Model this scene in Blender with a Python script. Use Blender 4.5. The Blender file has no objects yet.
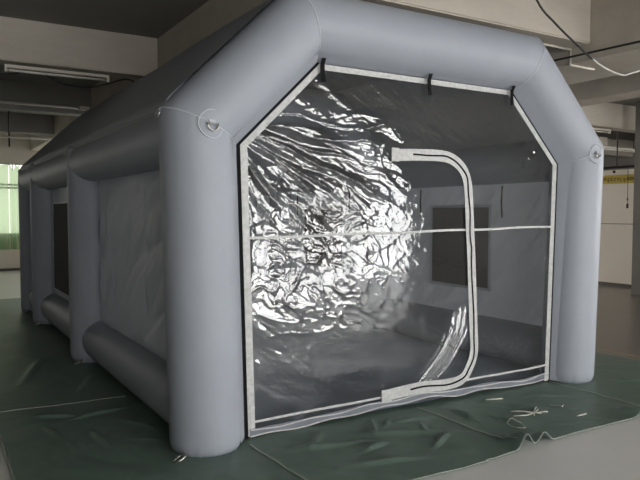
import bpy, bmesh, math, random
import numpy as np
from mathutils import Vector, Matrix
random.seed(7)
S = bpy.context.scene
COL = S.collection
PI = math.pi

# ------------------------------------------------------------------ materials
def mat(name, base=(.5, .5, .5), rough=.6, metal=0.0, spec=.5, var=.0, vscale=4.0, bump=0.0, bscale=40.0,
        base2=None, coat=0.0, detail=4.0, aniso=None, var_lo=.35, var_hi=.65, rough_var=0.0):
    m = bpy.data.materials.new(name); m.use_nodes = True
    nt = m.node_tree; b = nt.nodes['Principled BSDF']
    b.inputs['Base Color'].default_value = (*base, 1)
    b.inputs['Roughness'].default_value = rough
    b.inputs['Metallic'].default_value = metal
    b.inputs['Specular IOR Level'].default_value = spec
    b.inputs['Coat Weight'].default_value = coat
    tc = nt.nodes.new('ShaderNodeTexCoord')
    src = tc.outputs['Object']
    if aniso:
        mp = nt.nodes.new('ShaderNodeMapping'); mp.inputs['Scale'].default_value = aniso
        nt.links.new(src, mp.inputs['Vector']); src = mp.outputs['Vector']
    if base2 is not None or var > 0 or rough_var > 0:
        n = nt.nodes.new('ShaderNodeTexNoise'); n.inputs['Scale'].default_value = vscale
        n.inputs['Detail'].default_value = detail; n.inputs['Roughness'].default_value = .6
        nt.links.new(src, n.inputs['Vector'])
        r = nt.nodes.new('ShaderNodeValToRGB')
        c2 = base2 if base2 is not None else tuple(max(0, c * (1 - var)) for c in base)
        r.color_ramp.elements[0].position = var_lo; r.color_ramp.elements[1].position = var_hi
        r.color_ramp.elements[0].color = (*c2, 1); r.color_ramp.elements[1].color = (*base, 1)
        nt.links.new(n.outputs['Fac'], r.inputs['Fac'])
        nt.links.new(r.outputs['Color'], b.inputs['Base Color'])
        if rough_var > 0:
            mr = nt.nodes.new('ShaderNodeMapRange')
            mr.inputs['To Min'].default_value = rough - rough_var; mr.inputs['To Max'].default_value = rough + rough_var
            nt.links.new(n.outputs['Fac'], mr.inputs['Value']); nt.links.new(mr.outputs['Result'], b.inputs['Roughness'])
    if bump > 0:
        n2 = nt.nodes.new('ShaderNodeTexNoise'); n2.inputs['Scale'].default_value = bscale
        n2.inputs['Detail'].default_value = 5
        nt.links.new(src, n2.inputs['Vector'])
        bp = nt.nodes.new('ShaderNodeBump'); bp.inputs['Strength'].default_value = bump; bp.inputs['Distance'].default_value = .02
        nt.links.new(n2.outputs['Fac'], bp.inputs['Height']); nt.links.new(bp.outputs['Normal'], b.inputs['Normal'])
    return m

def emit_mat(name, col, strength):
    m = bpy.data.materials.new(name); m.use_nodes = True
    nt = m.node_tree; nt.nodes.remove(nt.nodes['Principled BSDF'])
    e = nt.nodes.new('ShaderNodeEmission'); e.inputs['Color'].default_value = (*col, 1); e.inputs['Strength'].default_value = strength
    nt.links.new(e.outputs[0], nt.nodes['Material Output'].inputs['Surface'])
    return m

def film_mat():
    m = bpy.data.materials.new('clear_pvc_film'); m.use_nodes = True
    nt = m.node_tree; nt.nodes.remove(nt.nodes['Principled BSDF'])
    out = nt.nodes['Material Output']
    tc = nt.nodes.new('ShaderNodeTexCoord')
    n = nt.nodes.new('ShaderNodeTexNoise'); n.inputs['Scale'].default_value = 14; n.inputs['Detail'].default_value = 4
    nt.links.new(tc.outputs['Object'], n.inputs['Vector'])
    bp = nt.nodes.new('ShaderNodeBump'); bp.inputs['Strength'].default_value = .10; bp.inputs['Distance'].default_value = .01
    nt.links.new(n.outputs['Fac'], bp.inputs['Height'])
    tr = nt.nodes.new('ShaderNodeBsdfTransparent'); tr.inputs['Color'].default_value = (.96, .97, .97, 1)
    gl = nt.nodes.new('ShaderNodeBsdfGlossy'); gl.inputs['Color'].default_value = (1, 1, 1, 1); gl.inputs['Roughness'].default_value = .025
    df = nt.nodes.new('ShaderNodeBsdfDiffuse'); df.inputs['Color'].default_value = (.7, .7, .7, 1)
    fr = nt.nodes.new('ShaderNodeFresnel'); fr.inputs['IOR'].default_value = 1.75
    nt.links.new(bp.outputs['Normal'], fr.inputs['Normal']); nt.links.new(bp.outputs['Normal'], gl.inputs['Normal'])
    m1 = nt.nodes.new('ShaderNodeMixShader'); m1.inputs['Fac'].default_value = .016
    nt.links.new(tr.outputs[0], m1.inputs[1]); nt.links.new(df.outputs[0], m1.inputs[2])
    m2 = nt.nodes.new('ShaderNodeMixShader')
    nt.links.new(fr.outputs[0], m2.inputs['Fac']); nt.links.new(m1.outputs[0], m2.inputs[1]); nt.links.new(gl.outputs[0], m2.inputs[2])
    nt.links.new(m2.outputs[0], out.inputs['Surface'])
    return m

def curtain_mat():
    m = bpy.data.materials.new('sheer_green_cloth'); m.use_nodes = True
    nt = m.node_tree; nt.nodes.remove(nt.nodes['Principled BSDF'])
    tl = nt.nodes.new('ShaderNodeBsdfTranslucent'); tl.inputs['Color'].default_value = (.74, .86, .62, 1)
    tp = nt.nodes.new('ShaderNodeBsdfTransparent'); tp.inputs['Color'].default_value = (.72, .88, .62, 1)
    df = nt.nodes.new('ShaderNodeBsdfDiffuse'); df.inputs['Color'].default_value = (.10, .30, .17, 1)
    a = nt.nodes.new('ShaderNodeMixShader'); a.inputs['Fac'].default_value = .55
    b = nt.nodes.new('ShaderNodeMixShader'); b.inputs['Fac'].default_value = .3
    nt.links.new(tl.outputs[0], a.inputs[1]); nt.links.new(tp.outputs[0], a.inputs[2])
    nt.links.new(a.outputs[0], b.inputs[1]); nt.links.new(df.outputs[0], b.inputs[2])
    nt.links.new(b.outputs[0], nt.nodes['Material Output'].inputs['Surface'])
    return m

M = {}
M['pvc'] = mat('grey_inflatable_pvc', (.310, .332, .375), .50, spec=.40, var=.05, vscale=2.5, bump=.10, bscale=9)
M['sheet'] = mat('grey_oxford_sheet', (.60, .63, .69), .5, spec=.4, var=.06, vscale=3, bump=.45, bscale=7, aniso=(1, 1.7, .55))
M['roof'] = mat('grey_roof_cloth', (.30, .315, .345), .6, spec=.3, var=.06, vscale=3, bump=.1, bscale=6)
M['seam'] = mat('pale_seam_tape', (.46, .48, .52), .4)
M['hem'] = mat('grey_blue_hem_cloth', (.17, .185, .215), .5, var=.15, vscale=8, bump=.2, bscale=14)
def see_light(m, col, f):
    nt = m.node_tree; b = nt.nodes['Principled BSDF']; t = nt.nodes.new('ShaderNodeBsdfTranslucent'); t.inputs['Color'].default_value = (*col, 1)
    x = nt.nodes.new('ShaderNodeMixShader'); x.inputs['Fac'].default_value = f
    nt.links.new(b.outputs[0], x.inputs[1]); nt.links.new(t.outputs[0], x.inputs[2]); nt.links.new(x.outputs[0], nt.nodes['Material Output'].inputs['Surface'])
see_light(M['sheet'], (.62, .65, .70), .13); see_light(M['roof'], (.62, .65, .70), .06)
M['white_tape'] = mat('white_binding_tape', (.54, .54, .53), .40, spec=.5, var=.22, vscale=30, bump=.3, bscale=60)
M['black'] = mat('black_webbing', (.010, .010, .011), .8, spec=.1, var=.2, vscale=50)
M['mesh'] = mat('dark_window_mesh', (.036, .035, .033), .8, var=.3, vscale=12)
M['meshbrown'] = M['mesh']
M['floorsheet'] = mat('grey_booth_floor', (.47, .51, .59), .42, spec=.4, var=.12, vscale=2.5, bump=.3, bscale=4)
M['film'] = film_mat()
M['metal'] = mat('steel', (.62, .6, .55), .3, metal=1, var=.2, vscale=20)
M['tarp'] = mat('green_tarpaulin', (.120, .172, .142), .44, spec=.55, base2=(.098, .146, .118), vscale=1.8, bump=.12, bscale=12, rough_var=.06)
M['tarpseam'] = mat('tarpaulin_seam', (.36, .39, .33), .5, var=.2, vscale=10)
M['concrete'] = mat('polished_concrete_floor', (.74, .73, .715), .38, spec=.5, base2=(.66, .65, .63), vscale=.9, detail=8, var_lo=.3, var_hi=.72, bump=.03, bscale=20, rough_var=.08)
M['floor2'] = mat('brown_polished_floor', (.19, .168, .145), .30, spec=.45, base2=(.165, .145, .125), vscale=.7, detail=3, bump=.03, bscale=20, rough_var=.06)
M['marking'] = mat('tan_floor_marking', (.40, .30, .19), .5, var=.2, vscale=4)
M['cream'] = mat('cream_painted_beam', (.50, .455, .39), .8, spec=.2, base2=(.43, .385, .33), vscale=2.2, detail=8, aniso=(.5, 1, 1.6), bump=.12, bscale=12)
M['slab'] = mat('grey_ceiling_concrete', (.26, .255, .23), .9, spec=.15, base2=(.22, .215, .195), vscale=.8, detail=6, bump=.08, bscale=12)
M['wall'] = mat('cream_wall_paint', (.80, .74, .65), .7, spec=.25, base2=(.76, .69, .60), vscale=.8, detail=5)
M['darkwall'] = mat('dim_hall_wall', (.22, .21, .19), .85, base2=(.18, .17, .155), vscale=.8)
M['pillar'] = mat('grey_pillar_paint', (.20, .18, .16), .7, base2=(.17, .155, .14), vscale=2)
M['trim'] = mat('brown_baseboard', (.10, .085, .07), .6, var=.2, vscale=3)
M['conduit'] = mat('white_plastic_conduit', (.62, .58, .50), .5, var=.1, vscale=5)
M['lamphouse'] = mat('white_lamp_housing', (.62, .58, .50), .5, var=.08, vscale=6)
M['lamptube'] = mat('unlit_glass_tube', (.70, .68, .62), .25, var=.05, vscale=6)
M['cable'] = mat('black_cable', (.015, .014, .013), .6, var=.2, vscale=10)
M['wcable'] = mat('white_cable', (.50, .48, .44), .5, var=.1, vscale=10)
M['yellow'] = mat('yellow_banner_cloth', (.62, .48, .09), .7, base2=(.52, .40, .07), vscale=3)
M['brownink'] = mat('brown_banner_ink', (.16, .12, .03), .8, var=.2, vscale=20)
M['string'] = mat('white_string', (.50, .50, .44), .7, var=.1, vscale=40)
M['winframe'] = mat('window_frame_paint', (.30, .31, .29), .5, var=.1, vscale=5)
M['curtain'] = curtain_mat()
M['day'] = emit_mat('daylit_gateway', (.985, .985, .97), 9.0)
def _outdoors(m, lo, hi):
    nt = m.node_tree; e = [n for n in nt.nodes if n.type == 'EMISSION'][0]
    tc = nt.nodes.new('ShaderNodeTexCoord'); n = nt.nodes.new('ShaderNodeTexNoise'); n.inputs['Scale'].default_value = .6; n.inputs['Detail'].default_value = 5
    r = nt.nodes.new('ShaderNodeMapRange'); r.inputs['From Min'].default_value = .35; r.inputs['From Max'].default_value = .62
    r.inputs['To Min'].default_value = lo; r.inputs['To Max'].default_value = hi
    nt.links.new(tc.outputs['Object'], n.inputs['Vector']); nt.links.new(n.outputs['Fac'], r.inputs['Value']); nt.links.new(r.outputs['Result'], e.inputs['Strength'])
_outdoors(M['day'], 7.0, 17.0)
M['day2'] = emit_mat('daylit_pane', (.985, .985, .97), 9.5)
M['fillday'] = emit_mat('partition_fill_pane', (1.0, .97, .92), 27.0)  # added glow, only there to brighten the cream partition
M['farday'] = emit_mat('far_daylit_pane', (1.0, 1.0, .92), 1.25)

# ------------------------------------------------------------------ object helpers
def link(name, me, m=None, parent=None):
    o = bpy.data.objects.new(name, me); COL.objects.link(o)
    if m is not None: me.materials.append(m)
    if parent is not None: o.parent = parent
    return o
def obj(name, bm, m, parent=None, smooth=False):
    me = bpy.data.meshes.new(name); bm.normal_update(); bm.to_mesh(me); bm.free()
    if smooth:
        for p in me.polygons: p.use_smooth = True
    return link(name, me, m, parent)
def pyobj(name, vs, fs, m, parent=None, smooth=True):
    me = bpy.data.meshes.new(name); me.from_pydata([tuple(map(float, v)) for v in vs], [], fs); me.update()
    if smooth: me.polygons.foreach_set('use_smooth', [True] * len(me.polygons))
    return link(name, me, m, parent)
def thing(name, label, cat, loc=(0, 0, 0), group=None):
    o = bpy.data.objects.new(name, None); COL.objects.link(o); o.location = loc
    o.empty_display_size = .1
    return tag(o, label, cat, group)
def tag(o, label, cat, group=None):
    o['label'] = label; o['category'] = cat
    if group: o['group'] = group
    return o
def struct(o):
    o['kind'] = 'structure'; return o

def add_box(bm, lo, hi):
    r = bmesh.ops.create_cube(bm, size=1)
    lo, hi = Vector(lo), Vector(hi); c = (lo + hi) / 2; s = hi - lo
    for v in r['verts']: v.co = Vector((v.co.x * s.x, v.co.y * s.y, v.co.z * s.z)) + c
def box(name, lo, hi, m, parent=None, bevel=0.0):
    bm = bmesh.new(); add_box(bm, lo, hi)
    if bevel: bmesh.ops.bevel(bm, geom=bm.edges[:], offset=bevel, segments=2, affect='EDGES')
    return obj(name, bm, m, parent)

def add_path(bm, pts, r, n=8, closed=False):
    """tube swept along a polyline"""
    pts = [Vector(p) for p in pts]; N = len(pts); rings = []
    ref = None
    for i, p in enumerate(pts):
        a = pts[i - 1] if (i > 0 or closed) else pts[i]
        b = pts[(i + 1) % N] if (i < N - 1 or closed) else pts[i]
        t = (b - a).normalized()
        if ref is None:
            ref = t.cross(Vector((0, 0, 1)))
            if ref.length < 1e-3: ref = t.cross(Vector((1, 0, 0)))
        ref = (ref - t * ref.dot(t)).normalized(); w = t.cross(ref)
        rr = r[i] if isinstance(r, (list, tuple)) else r
        rings.append([bm.verts.new(p + (ref * math.cos(2 * PI * k / n) + w * math.sin(2 * PI * k / n)) * rr) for k in range(n)])
    for i in range(N if closed else N - 1):
        A, B = rings[i], rings[(i + 1) % N]
        for k in range(n): bm.faces.new((A[k], A[(k + 1) % n], B[(k + 1) % n], B[k]))
    if not closed:
        bm.faces.new(rings[0][::-1]); bm.faces.new(rings[-1])
def path(name, pts, r, m, parent=None, n=8, closed=False):
    bm = bmesh.new(); add_path(bm, pts, r, n, closed); return obj(name, bm, m, parent, True)
def smooth_pts(pts, sub=6):
    """Catmull-Rom through the points"""
    P = [Vector(p) for p in pts]; P = [2 * P[0] - P[1]] + P + [2 * P[-1] - P[-2]]; out = []
    for i in range(1, len(P) - 2):
        for s in range(sub):
            t = s / sub
            out.append(.5 * ((2 * P[i]) + (P[i + 1] - P[i - 1]) * t + (2 * P[i - 1] - 5 * P[i] + 4 * P[i + 1] - P[i + 2]) * t * t + (3 * P[i] - P[i - 1] - 3 * P[i + 1] + P[i + 2]) * t ** 3))
    out.append(P[-2]); return out
def ribbon(name, pts, width, thick, nrm, m, parent=None, off=0.0):
    """flat strip of real thickness along a polyline; nrm = its facing normal; off shifts sideways"""
    P = [Vector(p) for p in pts]; nrm = Vector(nrm).normalized(); vs = []; N = len(P)
    for i, p in enumerate(P):
        t = (P[min(i + 1, N - 1)] - P[max(i - 1, 0)]).normalized(); s = nrm.cross(t).normalized()
        for a, b in ((-1, 0), (1, 0), (1, 1), (-1, 1)):
            vs.append(p + s * (a * width / 2 + off) + nrm * (b * thick))
    fs = []
    for i in range(N - 1):
        for k in range(4):
            fs.append((i * 4 + k, i * 4 + (k + 1) % 4, i * 4 + 4 + (k + 1) % 4, i * 4 + 4 + k))
    fs.append((3, 2, 1, 0)); e = (N - 1) * 4; fs.append((e, e + 1, e + 2, e + 3))
    return pyobj(name, vs, fs, m, parent, False)

# ------------------------------------------------------------------ numpy gradient noise
_rng = np.random.RandomState(11)
_perm = np.concatenate([_rng.permutation(256)] * 3); _ang = _rng.rand(256) * 2 * PI
def pn(x, y):
    xi = np.floor(x).astype(int); yi = np.floor(y).astype(int); fx = x - xi; fy = y - yi
    def g(ix, iy, dx, dy):
        h = _ang[_perm[(_perm[ix & 255] + (iy & 255))]]; return np.cos(h) * dx + np.sin(h) * dy
    u = fx * fx * fx * (fx * (fx * 6 - 15) + 10); v = fy * fy * fy * (fy * (fy * 6 - 15) + 10)
    a = g(xi, yi, fx, fy); b = g(xi + 1, yi, fx - 1, fy); c = g(xi, yi + 1, fx, fy - 1); d = g(xi + 1, yi + 1, fx - 1, fy - 1)
    return (a + (b - a) * u) * (1 - v) + (c + (d - c) * u) * v
def sst(x, a, b):
    t = np.clip((x - a) / (b - a), 0, 1); return t * t * (3 - 2 * t)
def gridmesh(name, X, Y, Z, m, parent=None):
    ny, nx = X.shape
    co = np.stack([X, Y, Z], -1).reshape(-1, 3)
    idx = np.arange(nx * ny).reshape(ny, nx)
    q = np.stack([idx[:-1, :-1], idx[:-1, 1:], idx[1:, 1:], idx[1:, :-1]], -1).reshape(-1, 4)
    me = bpy.data.meshes.new(name)
    me.vertices.add(len(co)); me.vertices.foreach_set('co', co.astype(np.float32).ravel())
    me.loops.add(q.size); me.loops.foreach_set('vertex_index', q.astype(np.int32).ravel())
    me.polygons.add(len(q)); me.polygons.foreach_set('loop_start', np.arange(0, q.size, 4, dtype=np.int32))
    me.polygons.foreach_set('use_smooth', np.ones(len(q), dtype=bool))
    me.update(calc_edges=True); me.validate()
    return link(name, me, m, parent)

# ------------------------------------------------------------------ camera (level with the shoulder of the photographer)
YAW, PITCH, ROLL, FPX = .542, .0463, .003, 658.9
cam = bpy.data.cameras.new('camera'); co = bpy.data.objects.new('camera', cam); COL.objects.link(co)
fw = Vector((math.sin(YAW) * math.cos(PITCH), math.cos(YAW) * math.cos(PITCH), -math.sin(PITCH)))
rt = Vector((math.cos(YAW), -math.sin(YAW), 0)); up = rt.cross(fw)
r2 = rt * math.cos(ROLL) + up * math.sin(ROLL); u2 = -rt * math.sin(ROLL) + up * math.cos(ROLL)
mw = Matrix((r2, u2, -fw)).transposed().to_4x4(); mw.translation = (-3.2959, -3.9667, 1.5)
co.matrix_world = mw
cam.sensor_width = 36; cam.lens = FPX / 640 * 36; cam.shift_y = 4.8 / 640
cam.clip_end = 100
S.camera = co

# ================================================================== THE BOOTH
R = .23; HW = 1.82; HS = 2.052; HT = 2.7865; INS = .746
YS = [0.0, 3.016, 5.705, 6.982]; Q = .282; LEAN = .055
booth = thing('inflatable_paint_booth', 'large grey inflatable spray booth with crinkled clear front, standing on a green tarpaulin', 'inflatable booth')

def tube_seg(name, A, B, nA, nB, parent, r=R, n=48, m=24, cap=None):
    """inflated tube from A to B, its ends cut on planes with normals nA, nB"""
    A, B = Vector(A), Vector(B); d = (B - A).normalized(); nA = Vector(nA).normalized(); nB = Vector(nB).normalized()
    ref = Vector((0, -1, 0)) if abs(d.y) < .9 else Vector((0, 0, 1))
    e1 = (ref - d * ref.dot(d)).normalized(); e2 = d.cross(e1)
    vs = []; fs = []
    for j in range(m + 1):
        s = j / m
        puff = 1.0 - .018 * (math.exp(-s * 14) + math.exp(-(1 - s) * 14))
        for k in range(n):
            a = 2 * PI * k / n
            o = (e1 * math.cos(a) + e2 * math.sin(a)) * r
            tA = -(o.dot(nA)) / d.dot(nA); L = (B - A).length; tB = L - (o.dot(nB)) / d.dot(nB)
            pk = .0022 * math.sin(17 * a + 3 * math.sin(3 * a)) * (math.exp(-s * 40) + math.exp(-(1 - s) * 40))
            vs.append(A + o * (puff if cap is None else 1.0 - .018 * math.exp(-(1 - s) * 14)) * (1 + pk / r) + d * (tA + (tB - tA) * s))
    for j in range(m):
        for k in range(n):
            fs.append((j * n + k, j * n + (k + 1) % n, (j + 1) * n + (k + 1) % n, (j + 1) * n + k))
    if cap == 'foot':
        # puckered rounded foot standing on the ground
        base = len(vs); rings = [(0.93, .010), (.78, .0), (.4, .0)]
        # pull the first rings in to round the foot
        for j in range(m + 1):
            z = vs[j * n].z
            if z < .08:
                f = 1 - .10 * (1 - z / .08) ** 2
                for k in range(n):
                    a = 2 * PI * k / n; v = vs[j * n + k]; c = A + d * (v - A).dot(d)
                    pk = 1 + .022 * math.sin(30 * a + math.sin(5 * a)) * (1 - z / .08)
                    vs[j * n + k] = c + (v - c) * f * pk
        for q, (f, z) in enumerate(rings[1:]):
            for k in range(n):
                a = 2 * PI * k / n; vs.append(Vector((A.x, A.y, .002)) + (e1 * math.cos(a) + e2 * math.sin(a)) * r * f)
        prev = 0
        for q in range(2):
            b = base + q * n
            for k in range(n): fs.append((prev + (k + 1) % n, prev + k, b + k, b + (k + 1) % n))
            prev = b
        fs.append(tuple(prev + k for k in range(n))[::-1])
    return pyobj(name, vs, fs, M['pvc'], parent)

def mitre_ring(P, nrm, d, r, rad, name, parent):
    """thin welded seam round a mitre joint"""
    P, d, nrm = Vector(P), Vector(d).normalized(), Vector(nrm).normalized()
    e1 = Vector((0, -1, 0)); e2 = d.cross(e1); pts = []
    for k in range(64):
        a = 2 * PI * k / 64; o = (e1 * math.cos(a) + e2 * math.sin(a)) * (r * .985)
        pts.append(P + o + d * (-(o.dot(nrm)) / d.dot(nrm)))
    return path(name, pts, rad, M['seam'], parent, 6, True)

arch_parts = []
for yi, y in enumerate(YS):
    ln_ = LEAN if yi == 0 else .008
    J = [(-HW + ln_ * 1.1, 0), (-HW, HS), (-HW + INS, HT), (HW - INS, HT), (HW, HS), (HW - ln_ * 1.35, 0)]
    J = [Vector((x, y, z)) for x, z in J]
    D = [(J[i + 1] - J[i]).normalized() for i in range(5)]
    N = [Vector((0, 0, 1))] + [(D[i] + D[i + 1]).normalized() for i in range(4)] + [Vector((0, 0, 1))]
    seg = []
    m0 = 60 if yi == 0 else 30
    seg.append(tube_seg('column', J[0], J[1], N[0], N[1], booth, m=m0, cap='foot', n=72 if yi == 0 else 40))
    seg.append(tube_seg('slanted_tube', J[1], J[2], N[1], N[2], booth, n=72 if yi == 0 else 40))
    seg.append(tube_seg('top_tube', J[2], J[3], N[2], N[3], booth, n=72 if yi == 0 else 40))
    seg.append(tube_seg('slanted_tube', J[4], J[3], N[4], N[3], booth, n=72 if yi == 0 else 40))
    seg.append(tube_seg('column', J[5], J[4], N[5], N[4], booth, m=m0, cap='foot', n=72 if yi == 0 else 40))
    if yi == 0:
        mitre_ring(J[1], N[1], D[0], R, .0045, 'seam', seg[0]); mitre_ring(J[2], N[2], D[1], R, .004, 'seam', seg[1])
        mitre_ring(J[3], N[3], D[2], R, .004, 'seam', seg[3]); mitre_ring(J[4], N[4], D[3], R, .0045, 'seam', seg[4])
    arch_parts.append(seg)

# tubes along the sides, bay by bay
for sx in (-1, 1):
    for b in range(3):
        y0, y1 = YS[b], YS[b + 1]
        t = tube_seg('upper_side_tube', (sx * (HW + .026), y0, 2.02), (sx * (HW + .026), y1, 2.02), (0, 1, 0), (0, 1, 0), booth, r=.202, m=30)
        path('seam', [(sx * (HW + .194), y0 + .12 + i * (y1 - y0 - .24) / 20, HS + .105 + .014 * math.sin(PI * i / 20)) for i in range(21)], .0028, M['seam'], t, 6)
        tube_seg('lower_side_tube', (sx * (HW - .060), y0, .228), (sx * (HW - .060), y1, .228), (0, 1, 0), (0, 1, 0), booth, r=.204, m=30)
tube_seg('lower_back_tube', (-HW, YS[3], .205), (HW, YS[3], .205), (1, 0, 0), (1, 0, 0), booth, r=.2)

# side walls of cloth with windows
def side_panel(sx, b):
    y0, y1 = YS[b], YS[b + 1]
    ny = int((y1 - y0) / .02); nz = 90
    yy, zz = np.meshgrid(np.linspace(y0, y1, ny), np.linspace(.2, 2.02, nz))
    yl = yy - y0
    a = (zz * .66 - yl * .75); ac = (zz * .75 + yl * .66)
    w = 1 - sst(zz, 1.55, 1.9) * .6
    wr = ac + .05 * pn(a * 2.2, ac * 2)
    h = .115 * np.abs(pn(wr * 3.1 + 40 * b + 7, a * .9 + sx * 3)) * w + .034 * np.abs(pn(wr * 7.5 + 3, a * 1.3 + b)) * w
    a2 = (zz * .5 - yl * .86); h += .022 * np.abs(pn((zz * .86 + yl * .5) * 6 + 3, a2 * 1.2)) * sst(zz, 1.4, 1.8)
    h += .02 * pn(yl * 1.3 + 9, zz * 1.4 + b)
    e = np.minimum.reduce([yl, (y1 - y0) - yl, np.maximum(zz - .40, 0), np.maximum(1.86 - zz, 0)]); h *= sst(e, 0, .12) * sst(np.minimum(yl - .2, y1 - y0 - .2 - yl), 0, .3)
    if b == 1 and sx < 0: h *= .25
    X = sx * (HW + (.05 if sx > 0 else .0)) + sx * (h - .03)
    def x_at(y, z): return float(X[int(np.clip((z - .2) / 1.82 * (nz - 1), 0, nz - 1) + .5), int(np.clip((y - y0) / (y1 - y0) * (ny - 1), 0, ny - 1) + .5)])
    p = gridmesh('side_panel', X, yy, zz, M['sheet'], booth)
    if b == 2: return p
    w0, w1, za, zb = (y0 + 1.08, y0 + 1.98, .72, 1.58) if sx > 0 else (y0 + 1.10, y0 + 2.17, .84, 1.68)
    if b == 1: w0, w1 = y0 + .9, y0 + 2.0
    x = sx * (HW + .026)
    # mesh window: seen from inside, and outside where its flap is rolled away
    box('window_mesh', (x - .022 - (0.0 if sx > 0 else -.0), w0, za), (x - .012, w1, zb), M['mesh'], p) if sx > 0 else None
    if sx > 0:
        for q, (c0, c1) in enumerate((((w0 - .03, za - .03), (w1 + .03, za)), ((w0 - .03, zb), (w1 + .03, zb + .03)), ((w0 - .03, za), (w0, zb)), ((w1, za), (w1 + .03, zb)))):
            box('window_border', (x - .026, c0[0], c0[1]), (x - .010, c1[0], c1[1]), M['seam'], p)
        for yq in (w0 - .19, w1 + .20):
            ribbon('roll_strap', [(x - .03, yq, 1.80), (x - .035, yq + .004, 1.64), (x - .03, yq - .004, 1.47)], .022, .004, (-1, 0, 0), M['black'], p)
    else:
        if b == 0:
            for yq, zq in ((w1, .70), (w0, .70)):
                ribbon('seam', [(x_at(yq, zb - i * (zb - zq) / 20) - .006, yq + .008 * math.sin(i * .9), zb - i * (zb - zq) / 20) for i in range(21)], .007, .004, (-1, 0, 0), M['sheet'], p)
            ribbon('seam', [(x_at(w0 + i * (w1 - w0) / 24, zb) - .006, w0 + i * (w1 - w0) / 24, zb + .004 * math.sin(i * 1.4)) for i in range(25)], .008, .004, (-1, 0, 0), M['sheet'], p)
        else:
            box('window_mesh', (x - .022, w0, .55), (x - .014, w1, 1.62), M['mesh'], p)
            for c0, c1 in (((w0 - .025, .525), (w1 + .025, .55)), ((w0 - .025, 1.62), (w1 + .025, 1.645)), ((w0 - .025, .55), (w0, 1.62)), ((w1, .55), (w1 + .025, 1.62))):
                box('window_border', (x - .028, c0[0], c0[1]), (x + .02, c1[0], c1[1]), M['sheet'], p)
    return p
for sx in (-1, 1):
    for b in range(3): side_panel(sx, b)

# roof cloth of each bay: two slopes and the flat top, on the outside of the arches
for b in range(3):
    HWo, HSo, HTo, INSo = 1.846, 2.063, 2.8125, .761
    o_ = .152
    prof = [(-HWo - .155, HSo + .03), (-HWo - .163, HSo + .10), (-HWo - o_ + .01, HSo + o_ + .01), (-HWo - o_ + .22, HSo + o_ + .217), (-HWo + INSo - o_ - .12, HTo + o_ - .118), (-HWo + INSo - o_ + .06, HTo + .185), (-HWo + INSo + .05, HTo + .212), (0, HTo + .212),
            (HWo - INSo - .05, HTo + .212), (HWo - INSo + o_ - .06, HTo + .185), (HWo - INSo + o_ + .12, HTo + o_ - .118), (HWo + o_ - .22, HSo + o_ + .217), (HWo + o_ - .01, HSo + o_ + .01), (HWo + .163, HSo + .10), (HWo + .155, HSo + .03)]
    P = [Vector((x, 0, z)) for x, z in prof]; pts = smooth_pts(P, 5)
    ny = 40; ys = np.linspace(YS[b] + .0, YS[b + 1], ny)
    px = np.array([p.x for p in pts]); pz = np.array([p.z for p in pts])
    Y, PX = np.meshgrid(ys, px, indexing='ij'); _, PZ = np.meshgrid(ys, pz, indexing='ij')
    s = np.sin(PI * (Y - YS[b]) / (YS[b + 1] - YS[b]))
    nrmz = np.where(np.abs(PX) < 1.0, 1, .6)
    sag = .012 * s + .008 * pn(PX * 2.5, Y * 2) * s
    gridmesh('roof_cloth', PX + np.sign(PX) * (np.abs(PX) > 1.05) * sag * .7, Y, PZ + nrmz * sag, M['roof'], booth)

# back wall, floor
yy = np.linspace(-1.8, 1.8, 60); zz = np.linspace(.1, 2.8, 50); X, Z = np.meshgrid(yy, zz)
lim = np.clip(HW - np.clip(Z - HS, 0, 9) * INS / (HT - HS), .5, HW); X = X / 1.8 * lim
gridmesh('back_panel', X, YS[3] - .03 + .03 * pn(X * 2, Z * 2), Z, M['sheet'], booth)
X, Y = np.meshgrid(np.linspace(-1.82, 1.82, 120), np.linspace(.02, 6.98, 220))
H = .020 + .010 * np.abs(pn(X * 2.2 + 4, Y * 1.6)) + .006 * np.abs(pn(X * 5 + Y * 2, Y * 4))
gridmesh('floor_sheet', X, Y, H, M['floorsheet'], booth)

# flange of cloth between the front arch and the clear panel
def octo(q, qT, qc, z0=0.0, n=1):
    """inner outline (x,z) at distance q from the arch axis, left foot -> right foot"""
    v = Vector((INS, 0, HT - HS)).normalized(); nx, nz = v.z * qc, -v.x * qc
    zT = HT - qT
    # left slope line through (-HW+nx, HS+nz) with direction v; meets x=-HW+q and z=zT
    s1 = (-HW + q - (-HW + nx)) / v.x; zs = HS + nz + v.z * s1
    s2 = (zT - (HS + nz)) / v.z; xs = -HW + nx + v.x * s2
    return [(-HW + q + LEAN, z0), (-HW + q, zs), (xs, zT), (-xs, zT), (HW - q, zs), (HW - q - LEAN * 1.0, z0)]
outer = octo(.195, .195, .195, .02); inner = octo(Q - .012, .240, .264, .02)
vs = []; fs = []
for (a, b) in zip(outer, inner):
    vs += [(a[0], -.122, a[1]), (b[0], -.012, b[1]), (b[0], -.004, b[1]), (a[0], -.09, a[1])]
for i in range(5):
    k = i * 4
    for e in range(4): fs.append((k + e, k + 4 + e, k + 4 + (e + 1) % 4, k + (e + 1) % 4))
pyobj('front_flange', vs, fs, M['pvc'], booth, False)

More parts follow.
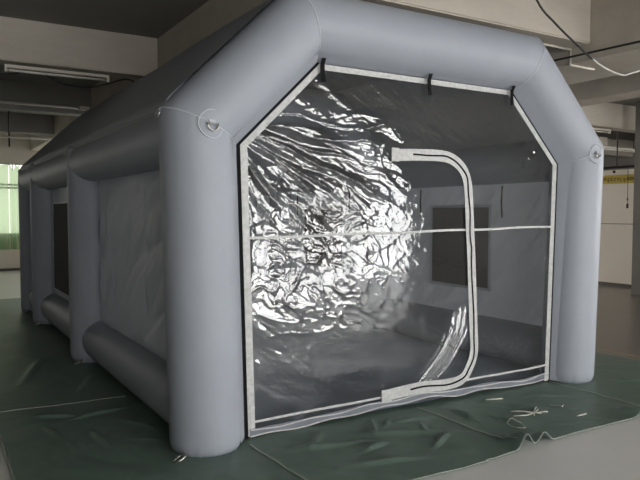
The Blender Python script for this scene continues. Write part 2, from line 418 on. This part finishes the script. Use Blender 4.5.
# ------------------------------------------------------------------ the clear front panel
Q0 = octo(Q + .006, .250, .280)
zs_, zT_, xT_ = Q0[1][1], Q0[2][1], Q0[2][0]
def film_left(z):
    z = np.asarray(z, float)
    lo = Q0[0][0] + (Q0[1][0] - Q0[0][0]) * z / zs_
    hi = Q0[1][0] + (xT_ - Q0[1][0]) * (z - zs_) / (zT_ - zs_)
    return np.where(z < zs_, lo, hi)
def film_right(z):
    z = np.asarray(z, float)
    lo = Q0[5][0] + (Q0[4][0] - Q0[5][0]) * z / zs_
    hi = Q0[4][0] + (-xT_ - Q0[4][0]) * (z - zs_) / (zT_ - zs_)
    return np.where(z < zs_, lo, hi)
DOOR = [(-.25, 1.944), (-.03, 1.955), (.171, 1.957), (.296, 1.932), (.403, 1.857), (.455, 1.739), (.474, 1.538), (.49, 1.3), (.503, 1.133), (.534, .64),
        (.55, .39), (.497, .247), (.411, .167), (.251, .148), (-.006, .158), (-.297, .143)]
def hem_z(x): return .018 + .035 * np.exp(-((x + .1) / .7) ** 2) + .018 * (x / 1.5 + 1) * .5 + .008 * np.sin(x * 9 + 1) * sst(x, -.9, .2)
def film_h(x, z):
    """how far the film stands out towards the front (m)"""
    # sucked-in belly left of the door
    xd, zd = x + .16 * pn(x * 1.9 + 2, z * 1.9 + 6) + .07 * pn(x * 5 + 8, z * 5), z + .16 * pn(x * 1.9 + 7, z * 1.9 + 1) + .07 * pn(x * 5, z * 5 + 3)
    h = -.030 * np.exp(-((xd + 1.12) ** 2 / (2 * .32 ** 2) + (zd - 1.46) ** 2 / (2 * .37 ** 2)))
    h += .010 * np.exp(-((x - .15) ** 2 / (2 * .35 ** 2) + (z - 1.2) ** 2 / (2 * .6 ** 2)))
    # folds that fan out of the upper left corner
    def crease(n, w): return np.exp(-np.abs(n) / w)
    dx, dz = x + 1.75, z - 2.14; rr = np.hypot(dx, dz) + 1e-6; th = np.arctan2(dz, dx)
    wA = sst(rr, .15, .45) * (1 - sst(rr, 1.15, 1.8)) * sst(z, 1.28, 1.55) * (1 - sst(z, 2.12, 2.32))
    thw = th + .05 * pn(rr * 2.6, th * 4) + .015 * pn(rr * 7, th * 9)
    h += wA * (.040 * np.abs(pn(thw * 5.0 + 5, rr * .9)) + .010 * crease(pn(thw * 8.5 + 2, rr * 1.1 + 8), .08) + .0028 * crease(pn(thw * 23 + 5, rr * 3 + 1), .12))
    h += wA * (.0024 * crease(pn(x * 8 + z * 3, z * 11 + 2), .08) + 0.0008 * np.abs(pn(x * 20, z * 24 + 2)))
    # crushed foil look of the belly
    wB = np.exp(-((x + 1.0) ** 2 / (2 * .38 ** 2) + (z - 1.28) ** 2 / (2 * .34 ** 2)))
    u, v = x * .8 - z * .6, x * .6 + z * .8
    qx, qz = x + .10 * pn(x * 3, z * 3 + 9), z + .10 * pn(x * 3 + 5, z * 3)
    h += wB * (.012 * np.abs(pn(qx * 2.6 + 1, qz * 3.6)) + .007 * np.abs(pn(u * 4.2 + 3, v * 7 + 1)) + .0065 * crease(pn(qx * 4.5 + 3, qz * 6 + 4), .06)
               + .0042 * crease(pn(u * 9 + 1, v * 13), .08) + .0020 * crease(pn(qx * 17, qz * 20 + 7), .10) + .0006 * np.abs(pn(qx * 26, qz * 30)))
    # short slanting creases below the top edge
    u, v = x * .83 - z * .56, x * .56 + z * .83
    wC = sst(z, 1.85, 2.1) * (1 - sst(x, -.45, .3))
    h += wC * (.007 * np.abs(pn(u * 1.6 + 3, v * 11)) + .0022 * np.abs(pn(u * 8, v * 30 + 5)))
    # radiating pulls from the right-hand edge
    wD = sst(x, .55, 1.1)
    u, v = x * .80 + z * .6, -x * .6 + z * .80
    h += wD * (.007 * np.abs(pn(u * 1.0, v * 6 + 2)) + .0014 * np.abs(pn(u * 2.5 + 1, v * 14)))
    # little pulls from the left edge, lower down
    wE = (1 - sst(x, -1.25, -.55)) * (1 - sst(z, .75, 1.1))
    u, v = x * .86 - z * .5, x * .5 + z * .86
    h += wE * (.007 * np.abs(pn(u * 1.8 + 7, v * 8 + 4)) + .002 * np.abs(pn(u * 7, v * 24)))
    # lower part, broad ripples
    wF = (1 - sst(z, .5, .95))
    h += wF * (.008 * pn(x * 3 + z * 2.2, z * 4 + 3) + .003 * np.abs(pn((x + z) * 12, (z - x) * 5)))
    # middle and right: soft waves
    wG = sst(x, -.3, .2)
    h += wG * (.006 * pn(x * 1.7 + z, z * 2.4) + .0022 * np.abs(pn(x * 5 - z * 4, z * 9 + x * 6)))
    # sagging folds beside the lower curve of the door zip
    s = np.clip((.75 - z) / .6, 0, 1); xc = .50 - .42 * s * s
    dd = (xc - x)
    wH = np.exp(-((dd - .06) / .10) ** 2) * sst(z, .14, .25) * (1 - sst(z, .6, .8))
    h += wH * .016 * np.abs(np.sin(dd * 55 + 1.5 * pn(z * 5, x * 2)))
    return h
nz, nx = 380, 440
tz = np.linspace(0, 1, nz)[:, None]; tx = np.linspace(0, 1, nx)[None, :]
Zr = tz * zT_ + 0 * tx
L_ = film_left(Zr); R_ = film_right(Zr)
Xf = L_ + (R_ - L_) * tx
Zf = hem_z(Xf) + (zT_ - hem_z(Xf)) * tz
edge = np.minimum.reduce([(Xf - L_), (R_ - Xf), zT_ - Zf])
Hf = film_h(Xf, Zf) * sst(edge, .0, .10)
BASEY = -.014
film = gridmesh('clear_front_panel', Xf, BASEY - Hf, Zf, M['film'], booth)
film['label'] = 'crinkled see-through plastic sheet closing the front'
def on_film(x, z, lift=.004):
    x = float(x); z = float(z); l = float(film_left(z)); r = float(film_right(z))
    e = min(x - l, r - x, zT_ - z); w = float(sst(np.array(e), 0., .10))
    return Vector((x, BASEY - float(film_h(np.array([x]), np.array([z]))[0]) * w - lift, z))
def polyline(pts, step=.03):
    out = []
    for (a, b) in zip(pts[:-1], pts[1:]):
        a, b = Vector(a), Vector(b); n = max(1, int((b - a).length / step))
        out += [a + (b - a) * i / n for i in range(n)]
    return out + [Vector(pts[-1])]
# white binding round the edge, black zip beside it
b_in = octo(Q + .030, .30, .33, .03); b_in[0] = (b_in[0][0], .03)
def strip(name, pa, pb, y, th, m, parent):
    vs = []; fs = []
    for a, b in zip(pa, pb): vs += [(a[0], y, a[1]), (b[0], y, b[1]), (b[0], y + th, b[1]), (a[0], y + th, a[1])]
    for i in range(len(pa) - 1):
        for e in range(4): fs.append((i * 4 + e, i * 4 + 4 + e, i * 4 + 4 + (e + 1) % 4, i * 4 + (e + 1) % 4))
    return pyobj(name, vs, fs, m, parent, False)
strip('edge_binding', octo(Q + .012, .248, .280, .02), octo(Q + .062, .288, .322, .02), -.022, .006, M['white_tape'], film)
oz1, oz2 = octo(Q - .010, .238, .262, .005), octo(Q + .012, .248, .280, .005)
strip('zipper', oz1[:3], oz2[:3], -.018, .006, M['black'], film)
strip('zipper', [oz1[3], oz1[4], oz1[5]], oz2[3:], -.018, .006, M['black'], film)
# cross seam and the two hems
xs = np.linspace(-1.49, 1.49, 90)
ribbon('cross_seam', [on_film(x, 1.34 + (x + 1.493) * .0195 + .003 * math.sin(x * 7)) for x in xs], .018, .003, (0, -1, 0), M['white_tape'], film)
ribbon('upper_hem', [on_film(x, .11 + (x + 1.46) * .0194 + .004 * math.sin(x * 4)) for x in np.linspace(-1.45, 1.46, 70)], .017, .003, (0, -1, 0), M['white_tape'], film)
for k, dz in ((0, .0), (1, .040)):
    ribbon('bottom_hem', [(x, BASEY - .014 - .010 * math.sin(x * 7 + k) * float(sst(np.array(x), -.9, 0)) - .006 * k, float(hem_z(np.array(x))) + dz + .006 * math.sin(x * 13 + 2 * k)) for x in np.linspace(-1.46, 1.47, 90)], .008, .004, (0, -1, 0.1), M['white_tape'], film)
ribbon('hem_cloth', [(x, BASEY - .008 - .010 * math.sin(x * 7) * float(sst(np.array(x), -.9, 0)), float(hem_z(np.array(x))) + .024) for x in np.linspace(-1.46, 1.47, 90)], .050, .003, (0, -1, 0), M['hem'], film)
# the U-shaped door zip
dp = smooth_pts([(x, 0, z) for x, z in DOOR], 8)
dpts = [on_film(p.x, p.z, .010) for p in dp]
def flat_y(pts, k=9):
    ys = [p.y for p in pts]
    return [Vector((p.x, sum(ys[max(0, i - k):i + k + 1]) / len(ys[max(0, i - k):i + k + 1]) - .004, p.z)) for i, p in enumerate(pts)]
dpts = flat_y(dpts)
ribbon('door_tape', dpts, .088, .003, (0, -1, 0), M['white_tape'], film)
wig = [p + Vector((.005 * math.sin(i * .55), -.003, .004 * math.sin(i * .41))) for i, p in enumerate(dpts)][5:-5]
ribbon('door_zipper', wig, .013, .004, (0, -1, 0), M['black'], film)
box('zip_tab', (-.315, dpts[0].y - .007, 1.895), (-.245, dpts[0].y - .003, 1.995), M['white_tape'], film)
box('zip_tab', (-.385, dpts[-1].y - .007, .088), (-.29, dpts[-1].y - .003, .185), M['white_tape'], film)
# black hook-and-loop straps along the top edge
for x in (-.93, .02, .91):
    ribbon('strap', [(x, -.082, zT_ + .028), (x + .003, -.056, zT_ - .012), (x + .010, -.048, zT_ - .06), (x + .020, -.046, zT_ - .125)], .034, .004, (0, -1, 0), M['black'], film)

# tie rings: round patches and D rings on the tubes
def dring(P, nrm, parent, size=.032, patch=True, updir=(0, 0, 1)):
    P = Vector(P); n = Vector(nrm).normalized(); u = Vector(updir); u = (u - n * u.dot(n)).normalized(); s = u.cross(n)
    pr = None
    if patch:
        pts = [P + (u * math.sin(a) + s * math.cos(a)) * .085 - n * (R - math.sqrt(max(R * R - (.085 * math.cos(a)) ** 2, 0))) + n * .004 for a in [2 * PI * k / 40 for k in range(40)]]
        bm = bmesh.new(); add_path(bm, pts, .0035, 6, True); pr = obj('patch_rim', bm, M['seam'], parent, True)
    pts = [P + n * .012 + s * size * .9 + u * .0] + [P + n * (.012 + .006 * math.sin(a)) + s * size * math.cos(a) - u * size * math.sin(a) * 1.1 for a in [PI * k / 14 for k in range(15)]]
    bm = bmesh.new(); add_path(bm, pts[1:], .006, 8, True)
    o = obj('tie_ring', bm, M['metal'], parent, True)
    ribbon('ring_loop', [P + n * .004 + u * .024, P + n * .010 + u * .004, P + n * .018 - u * .006], .045, .004, n, M['seam'], parent)
    return o
dring((-HW + .018, -R * .985, HS - .012), (.16, -.985, 0), booth, .038)
dring((HW - .025, -R - .001, HS - .015), (.09, -1, 0), booth, .03)
for y in YS[:3]:
    dring((-HW - R - .004, y - .02, HS + .06), (-1, -.05, .1), booth, .03, False)
for i, y in enumerate(YS):
    pts = [Vector((-HW - R * .72 + .035 * math.cos(a) - .01, y - .17 + .028 * math.sin(a), .022 + .016 * math.cos(a))) for a in [2 * PI * k / 16 for k in range(16)]]
    path('ground_ring', pts, .0065, M['metal'], booth, 8, True)

# ================================================================== GROUND AND TARPAULIN
bm = bmesh.new(); add_box(bm, (-9, -10.2, -.1), (2.5, 15.2, 0)); nf = len(bm.faces); add_box(bm, (2.5, -10.2, -.1), (14.2, 15.2, 0))
bm.faces.ensure_lookup_table()
for f in bm.faces[nf:]: f.material_index = 1
flo = struct(obj('floor', bm, M['concrete'])); flo.data.materials.append(M['floor2'])
struct(box('trim_0', (3.16, -10, -.01), (3.21, 15, .002), M['marking']))

def tarp_h(x, y):
    f = sst(1.6 - y, 0, 1.2)
    h = .004 + .014 * np.abs(pn(x * 1.3 + 3, y * 1.7)) + .012 * np.abs(pn(x * 3.1 + y, y * 2.2 - x + 8)) * f
    h += .006 * np.abs(pn(x * 6 + 2 * y, y * 5 + 2))
    def fold(x0, y0, x1, y1, hh, w):
        dx, dy = x1 - x0, y1 - y0; L = math.hypot(dx, dy); t = np.clip(((x - x0) * dx + (y - y0) * dy) / L / L, 0, 1)
        d = np.hypot(x - x0 - t * dx, y - y0 - t * dy); return 1.5 * hh * np.exp(-(d / (w * .65)) ** 2) * np.sin(PI * np.clip(t, .08, .92))
    for F in FOLDS: h = h + fold(*F)
    return h
FOLDS = [(-.55, -.12, -.72, -.42, .020, .018), (-.40, -.16, -.55, -.3, .018, .016), (-.72, -.55, -.98, -.62, .022, .02), (-.9, -.3, -.2, -.62, .016, .05),
         (-.25, -.62, -.55, -.8, .018, .02), (.12, -.2, .10, -.55, .026, .024), (.55, -.3, .72, -.62, .016, .02), (.3, -.85, .28, -.5, .016, .03),
         (-1.45, -.35, -.75, -.5, .014, .05), (-1.25, -.75, -.6, -.9, .014, .04), (-2.6, .9, -2.5, .35, .026, .022), (-2.45, .95, -1.95, 1.1, .018, .025),
         (-2.35, .7, -2.3, .25, .022, .022), (-2.1, .8, -1.95, .5, .018, .02), (-1.95, 1.2, -1.75, .9, .02, .025), (-2.7, 1.25, -2.3, 1.0, .018, .03),
         (-2.15, .35, -1.8, .15, .016, .02), (-1.0, -.18, -1.25, -.45, .012, .02), (-2.2, 1.75, -1.95, 2.3, .018, .04), (-2.6, 2.2, -2.3, 3.2, .016, .05),
         (.8, -.15, 1.3, -.5, .014, .04), (1.7, -.1, 2.3, -.5, .014, .05), (-.5, -.25, -.15, -.3, .018, .02), (-.28, -.35, -.36, -.5, .014, .014),
         # the edge kinks up twice
         (-.03, -1.25, -.01, -.9, .060, .085), (.16, -1.25, .15, -.95, .048, .09), (1.25, -1.15, 1.22, -.85, .035, .09)]
tx = np.concatenate([np.linspace(-2.9, 2.95, 330)])
ty = np.concatenate([np.linspace(-1.1, 2.2, 200), np.linspace(2.25, 8.65, 90)])
X, Y = np.meshgrid(tx, ty)
front = np.exp(-(Y + 1.1) / .25)
Yw = Y + front * (.02 * np.sin(X * 3) + .07 * (X - .2) / 2 * (X > .2) - .02 * (X < -.4))
Xw = X + np.exp(-(X + 2.9) / .2) * .02 * np.sin(Y * 2.1) - np.exp((X - 2.95) / .2) * .03 * np.sin(Y * 1.7)
H = tarp_h(Xw, Yw)
inside = (np.abs(Xw) < 1.95) & (Yw > .02)
H = np.where(inside, np.minimum(H, .012), H)
for fx_ in (-HW, HW):
    for fy_ in YS:
        H = H * (.15 + .85 * sst(np.hypot(Xw - fx_, Yw - fy_), .26, .5))
tarp = gridmesh('green_tarpaulin', Xw, Yw, H, M['tarp'])
sol = tarp.modifiers.new('thickness', 'SOLIDIFY'); sol.thickness = .003; sol.offset = 1
tag(tarp, 'wrinkled dark green ground sheet spread under the booth', 'tarpaulin')
def on_tarp(x, y, lift=.007):
    return Vector((x, y, float(tarp_h(np.array([float(x)]), np.array([float(y)]))[0]) + lift))
for (x, y0, y1) in ((-1.51, -1.08, -.15), (-.06, -1.05, -.06), (1.46, -.98, -.05)):
    ribbon('tarp_seam', [on_tarp(x + .01 * math.sin(t * 5), y0 + (y1 - y0) * t) for t in np.linspace(0, 1, 40)], .012, .003, (0, 0, 1), M['tarpseam'], tarp)
ribbon('tarp_seam', [on_tarp(-2.87 + .95 * t, 1.44 - .06 * t + .012 * math.sin(t * 9)) for t in np.linspace(0, 1, 40)], .016, .003, (0, 0, 1), M['tarpseam'], tarp)
ribbon('tarp_seam', [on_tarp(2.9 - .8 * t, 1.44 - .06 * t) for t in np.linspace(0, 1, 30)], .012, .003, (0, 0, 1), M['tarpseam'], tarp)
def edge_y(x): return -1.1 + .02 * math.sin(x * 3) + (.07 * (x - .2) / 2 if x > .2 else 0) - (.02 if x < -.4 else 0)
ribbon('tarp_hem', [on_tarp(x, edge_y(x) + .006, .004) for x in np.linspace(-2.88, 2.93, 220)], .010, .003, (0, 0, 1), M['tarpseam'], tarp)
ribbon('tarp_hem', [on_tarp(-2.89, y, .004) for y in np.linspace(-1.1, 1.4, 60)], .010, .003, (0, 0, 1), M['tarpseam'], tarp)

# bits of string on the tarpaulin
def scrap(pts, r, label, parent=None, name='string_scrap', closed=False):
    o = path(name, [on_tarp(x, y, .011) for x, y in pts], r, M['string'], parent, 6, closed)
    if parent is None: tag(o, label, 'string scrap')
    return o
kn = thing('string_scrap', 'knotted white string lying splayed like a star on the green tarpaulin', 'string scrap', (0, 0, 0))
scrap([(.40, -.60), (.5, -.635), (.60, -.62), (.68, -.585)], .005, '', kn, 'strand')
scrap([(.55, -.66), (.60, -.62), (.66, -.64), (.70, -.66)], .0045, '', kn, 'strand')
scrap([(.52, -.53), (.48, -.50), (.55, -.55), (.60, -.62)], .0045, '', kn, 'strand')
scrap([(.63, -.66), (.60, -.61), (.69, -.56)], .0045, '', kn, 'strand')
scrap([(.27 + .05 * math.cos(a), -.75 + .075 * math.sin(a)) for a in [2 * PI * k / 18 for k in range(15)]], .0025, 'thin pale thread curled in a ring near the kinked edge of the tarpaulin')
scrap([(.53, -.19), (.60, -.215), (.68, -.225)], .006, 'short straight white strip close to the bottom hem of the clear panel')
scrap([(.86, -.55), (.91, -.60), (.90, -.63), (.95, -.60)], .0035, 'tiny frayed white thread right of the star-shaped string')
scrap([(.80, -.84), (.86, -.84), (.92, -.83)], .005, 'small white sliver near the front edge, right of the star-shaped string')

# ================================================================== THE HALL
SLAB = 3.60
struct(box('ceiling', (-9, -10.2, SLAB), (14.2, 15.2, SLAB + .15), M['slab']))
bn = 0
def beam(lo, hi, m=M['cream'], bev=.012):
    global bn; bn += 1
    return struct(box('trim_%d' % bn, lo, hi, m, None, bev))
# girders lengthwise, joists across between them
beam((-.84, -10, 3.15), (-.34, 15, SLAB + .02))
beam((2.25, -10, 3.0), (3.13, 15, SLAB + .02))
beam((4.85, -10, 3.15), (5.35, 15, SLAB + .02))
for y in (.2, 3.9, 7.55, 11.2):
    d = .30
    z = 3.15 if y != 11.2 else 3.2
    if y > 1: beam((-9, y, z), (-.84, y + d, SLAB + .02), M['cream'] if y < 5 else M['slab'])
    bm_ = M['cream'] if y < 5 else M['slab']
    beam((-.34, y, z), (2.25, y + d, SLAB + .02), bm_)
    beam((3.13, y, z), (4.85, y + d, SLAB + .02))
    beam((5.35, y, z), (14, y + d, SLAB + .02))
# narrow ledge of the joist the photo shows on the left (form-work step)
beam((-9, 3.89, 3.14), (-.85, 3.93, 3.19)); 

# outer walls
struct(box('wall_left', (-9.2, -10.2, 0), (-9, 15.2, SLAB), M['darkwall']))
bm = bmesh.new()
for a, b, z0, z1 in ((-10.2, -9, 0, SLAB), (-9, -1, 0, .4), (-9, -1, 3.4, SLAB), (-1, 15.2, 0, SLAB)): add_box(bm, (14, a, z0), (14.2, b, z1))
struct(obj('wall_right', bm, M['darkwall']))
w4 = struct(box('window_4', (14.1, -9, .4), (14.12, -1, 3.4), M['day2']))
bm = bmesh.new()
for y in np.linspace(-9, -1, 7): add_box(bm, (14.05, y - .03, .4), (14.16, y + .03, 3.4))
for z in (.4, 1.9, 3.4): add_box(bm, (14.055, -9, z - .03), (14.155, -1, z + .03))
obj('window_frame', bm, M['winframe'], w4)
# far wall with its window band, plus an added opening for the fill pane
bm = bmesh.new()
add_box(bm, (-9, 15.0, 0), (14, 15.2, .95)); add_box(bm, (-9, 15.0, 2.80), (14, 15.2, SLAB))
add_box(bm, (-9, 15.0, .95), (-6.5, 15.2, 2.80)); add_box(bm, (.6, 15.0, .95), (4.2, 15.2, 2.80)); add_box(bm, (8.6, 15.0, .95), (14, 15.2, 2.80))
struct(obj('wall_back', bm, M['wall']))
struct(box('baseboard_back', (-9, 14.97, 0), (4, 15.0, .06), M['trim']))
def window(idx, x0, x1, z0, z1, y, m, mull, thick=.05, rails=()):
    w = struct(box('window_%d' % idx, (x0, y, z0), (x1, y + .02, z1), m))
    bm = bmesh.new()
    for x in np.linspace(x0, x1, mull + 1): add_box(bm, (x - thick / 2, y - .05, z0), (x + thick / 2, y + .06, z1))
    for z in (z0, z1) + tuple(rails): add_box(bm, (x0, y - .045, z - thick / 2), (x1, y + .055, z + thick / 2))
    obj('window_frame', bm, M['winframe'], w); return w
window(1, -6.5, .6, .95, 2.80, 15.1, M['farday'], 9, .05, (2.17, 2.25))
window(5, 4.2, 8.6, .95, 2.80, 15.1, M['fillday'], 5, .05, (2.2,))  # added pane, unseen behind the booth, throws light on the partition
# front wall, behind the photographer: a wide gateway and window bands let in the daylight
bm = bmesh.new()
YW = -10.0
for a, b, z0, z1 in ((-9, -4.8, 0, SLAB), (-4.8, -1.4, 0, .5), (-4.8, -1.4, 3.4, SLAB), (-1.4, -1, 0, SLAB), (-1, 2.2, 0, .5), (-1, 2.2, 2.95, SLAB), (2.2, 2.9, 0, SLAB), (2.9, 7.3, 3.0, SLAB), (7.3, 14, 0, SLAB)):
    add_box(bm, (a, YW - .2, z0), (b, YW, z1))
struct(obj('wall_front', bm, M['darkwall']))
window(2, -4.8, -1.4, .5, 3.4, YW - .1, M['day2'], 5, .06)
window(3, -1, 2.2, .5, 2.95, YW - .1, M['day2'], 3, .06)
d1 = struct(box('door_1', (2.9, YW - .12, .0), (7.3, YW - .10, 3.0), M['day']))
bm = bmesh.new()
for x in np.linspace(2.9, 7.3, 6): add_box(bm, (x - .05, YW - .14, 0), (x + .05, YW - .02, 3.0))
for z in (.03, 1.0, 2.0, 3.0): add_box(bm, (2.9, YW - .14, z - .03), (7.3, YW - .02, z + .03))
obj('door_frame', bm, M['winframe'], d1)

# partition on the right, open above, and the pillar at its end
bm = bmesh.new(); add_box(bm, (9.2, 3.5, 0), (9.32, 15, 2.45)); pw = struct(obj('wall_partition', bm, M['wall']))
box('panel_joint', (9.192, 3.5, 1.31), (9.202, 15, 1.325), M['pillar'], pw)
struct(box('baseboard_right', (9.18, 3.5, 0), (9.2, 15, .07), M['trim']))
struct(box('trim_%d' % (bn + 1), (8.10, 3.15, 0), (8.55, 3.60, SLAB), M['pillar'], None, .01)); bn += 1
# yellow banner along the top of the partition
ban = thing('banner', 'long narrow yellow banner with brown lettering along the top of the cream partition', 'banner', (9.18, 5, 2.15))
def banner():
    ys = np.linspace(3.6, 7.5, 80); zs = np.linspace(2.16, 2.34, 6); Y, Z = np.meshgrid(ys, zs)
    g = gridmesh('banner_cloth', 9.182 + .004 * np.sin(Y * 9) + 0 * Z, Y, Z, M['yellow']); g.parent = ban; g.matrix_parent_inverse = Matrix.Translation(-Vector(ban.location))
    so = g.modifiers.new('thickness', 'SOLIDIFY'); so.thickness = .004
    # blurred block characters, strokes only
    rnd = random.Random(3); y = 7.4
    while y > 3.75:
        w = .055; bm = bmesh.new()
        for _ in range(4):
            a_ = rnd.random() * PI; c_ = Vector((9.174, y - w * (.25 + .5 * rnd.random()), 2.215 + .07 * rnd.random())); l_ = .018 + .02 * rnd.random()
            d_ = Vector((0, math.cos(a_), math.sin(a_))) * l_
            add_path(bm, [c_ - d_, c_, c_ + d_], .006, 4)
        g2 = obj('letter', bm, M['brownink']); g2.parent = ban; g2.matrix_parent_inverse = Matrix.Translation(-Vector(ban.location))
        y -= .075
banner()
# dark pipe above the partition with a hanger, and a pull cord
pipe = tag(path('ceiling_pipe', [(9.26, 3.6, 2.51), (9.26, 14.9, 2.51)], .025, M['cable']), 'dark pipe running above the yellow banner on the right', 'pipe')
box('pipe_hanger', (9.25, 4.75, 2.5), (9.27, 4.77, 3.6), M['cable'], pipe)
box('pipe_nozzle', (9.15, 4.73, 2.38), (9.19, 4.79, 2.44), M['cable'], pipe, .012)
cord = thing('pull_cord', 'thin dark cord hanging down the cream wall beside the grey pillar', 'cord', (9.17, 4.42, 1.66))
def attach(o, p):
    o.parent = p; o.matrix_parent_inverse = Matrix.Translation(-Vector(p.location)); return o
attach(path('cord', [(9.155, 4.43, 2.45), (9.153, 4.427, 2.1), (9.155, 4.425, 1.72)], .006, M['cable']), cord)
attach(box('cord_switch', (9.135, 4.405, 1.64), (9.173, 4.445, 1.74), M['cable'], None, .008), cord)
attach(box('cord_joint', (9.145, 4.415, 1.80), (9.167, 4.439, 1.86), M['cable'], None, .006), cord)

# fluorescent battens (unlit)
def batten(P, L, label, group=None):
    t = thing('fluorescent_lamp', label, 'ceiling lamp', P, group)
    box('housing', (0, -.03, .03), (L, .03, .062), M['lamphouse'], t, .006)
    bm = bmesh.new(); add_path(bm, [(.04, 0, .004), (L - .04, 0, .004)], .014, 10); obj('tube', bm, M['lamptube'], t, True)
    for x in (0, L - .03): box('end_socket', (x, -.02, -.015), (x + .03, .02, .032), M['lamphouse'], t, .004)
    return t
batten((-2.50, 4.05, 3.065), 1.12, 'unlit white lamp batten under the cream beam, left of the booth, nearest the camera')
batten((7.05, 4.05, 3.07), .95, 'unlit white lamp batten under the beam right of the booth')
batten((-1.06, 7.42, 3.20), .16, 'short white lamp end mounted on the second ceiling beam on the left')
def conduit(name, pts, label, r=.012, m=None):
    return tag(path(name, pts, r, m or M['conduit']), label, 'conduit')
conduit('conduit', [(-9, 7.53, 3.245), (-.85, 7.53, 3.245)], 'pale conduit running along the second beam on the left', .022)
rail = thing('lamp_rail', 'pale lamp rail hanging on a dark rod in front of the green curtain', 'lamp rail', (-1.2, 9.2, 2.86))
attach(path('rail', [(-8.9, 9.2, 2.86), (-.98, 9.2, 2.88)], .02, M['conduit']), rail)
attach(box('lamp_end', (-.98, 9.17, 2.85), (-.72, 9.23, 2.91), M['lamphouse'], None, .006), rail)
attach(path('hanging_rod', [(-1.93, 9.2, 2.7), (-1.93, 9.2, SLAB)], .015, M['cable']), rail)
# conduit along the near joist, right of the booth roof, dropping under the girder
conduit('conduit', [(-.8, .42, 3.138), (2.236, .42, 3.138), (2.236, .42, 2.985), (2.60, .42, 2.985)], 'white conduit stepping down under the ceiling girder above the booth', .012)
tag(path('black_cable', [(1.93, 2.4, 2.985), (1.94, .4, 2.985), (1.99, -.5, 2.985), (2.06, -2.5, 2.99)], .010, M['cable']), 'taut black cable crossing the ceiling on the right', 'cable')
cab = [(.70, -.3, 3.6), (.915, -.3, 3.204), (1.132, -.3, 3.056), (1.383, -.3, 2.93), (1.579, -.3, 2.839), (1.782, -.3, 2.77), (2.02, -.3, 2.737), (2.163, -.3, 2.77), (2.6, -.3, 2.90), (2.9, -.3, 3.0)]
lc = tag(path('hanging_cable', smooth_pts(cab, 6)[:26], .0085, M['cable']), 'drooping ceiling cable right of the booth, dark at the top and white lower down', 'cable')
path('white_sheath', smooth_pts(cab, 6)[25:], .0085, M['wcable'], lc)
tag(path('drooping_cable', smooth_pts([(-3.2, 4.22, 2.98), (-2.8, 4.22, 2.99), (-2.52, 4.22, 3.045), (-2.377, 4.22, 3.07), (-2.187, 4.22, 3.148), (-2.05, 4.22, 3.09), (-1.863, 4.22, 3.01), (-1.604, 4.22, 2.995), (-1.37, 4.22, 3.055), (-1.129, 4.22, 3.14), (-.97, 4.22, 3.09)], 6), .009, M['cable']), 'black cable drooping below the near beam left of the booth', 'cable')

# beyond the partition
vb = tag(box('ventilation_box', (9.9, 5.75, 3.0), (10.35, 6.2, 3.3), M['cream'], None, .02), 'pale box under the ceiling beyond the partition on the right', 'box')
batten((9.35, 5.2, 2.93), 1.15, 'unlit white lamp batten beyond the cream partition at far right')

# curtains on the far window
rod = tag(path('curtain_rail', [(-6.4, 14.90, 2.80), (.5, 14.90, 2.80)], .012, M['conduit']), 'thin curtain rail above the green curtains at the far window', 'curtain rail')
def curtain(x0, x1, label, folds, sag):
    n = 60; m = 40
    t = np.linspace(0, 1, n)[None, :]; s = np.linspace(0, 1, m)[:, None]
    top = 2.77 - sag * np.sin(PI * np.clip(t * 1.0, 0, 1)) * np.abs(np.sin(PI * t * 1.5)) ** 1.2
    X = x0 + (x1 - x0) * t + 0 * s
    Z = .56 + (top - .56) * s
    Y = 14.86 + .035 * np.sin(t * folds * 2 * PI) * (1 - .6 * s) + .01 * pn(t * 9 + x0, s * 3)
    c = gridmesh('curtain', X, Y, Z, M['curtain']); tag(c, label, 'curtain')
    for k in range(4):
        xk = x0 + (x1 - x0) * (k + .0) / 3
        tt = (xk - x0) / (x1 - x0); zt = 2.77 - sag * math.sin(PI * tt) * abs(math.sin(PI * tt * 1.5)) ** 1.2
        path('curtain_hook', [(xk, 14.86, zt - .02), (xk, 14.885, 2.79)], .008, M['cable'], c, 6)
    return c
curtain(-3.25, -1.38, 'sheer pale green curtain at the far window, left of its dark fold', 7, .12)
curtain(-1.36, -1.12, 'narrow green curtain at the far window, right beside the booth', 2, .16)

# ================================================================== LIGHT AND VIEW
w = bpy.data.worlds.new('world'); S.world = w; w.use_nodes = True
w.node_tree.nodes['Background'].inputs['Color'].default_value = (.55, .56, .58, 1)
w.node_tree.nodes['Background'].inputs['Strength'].default_value = .02
vs_ = S.view_settings
S.display_settings.display_device = 'sRGB'
vs_.view_transform = 'Standard'; vs_.look = 'None'; vs_.gamma = 1; vs_.use_curve_mapping = False
vs_.exposure = 0.14
S.cycles.use_denoising = True
S.cycles.max_bounces = 10; S.cycles.diffuse_bounces = 5; S.cycles.glossy_bounces = 4; S.cycles.transparent_max_bounces = 16
S.cycles.sample_clamp_indirect = 8
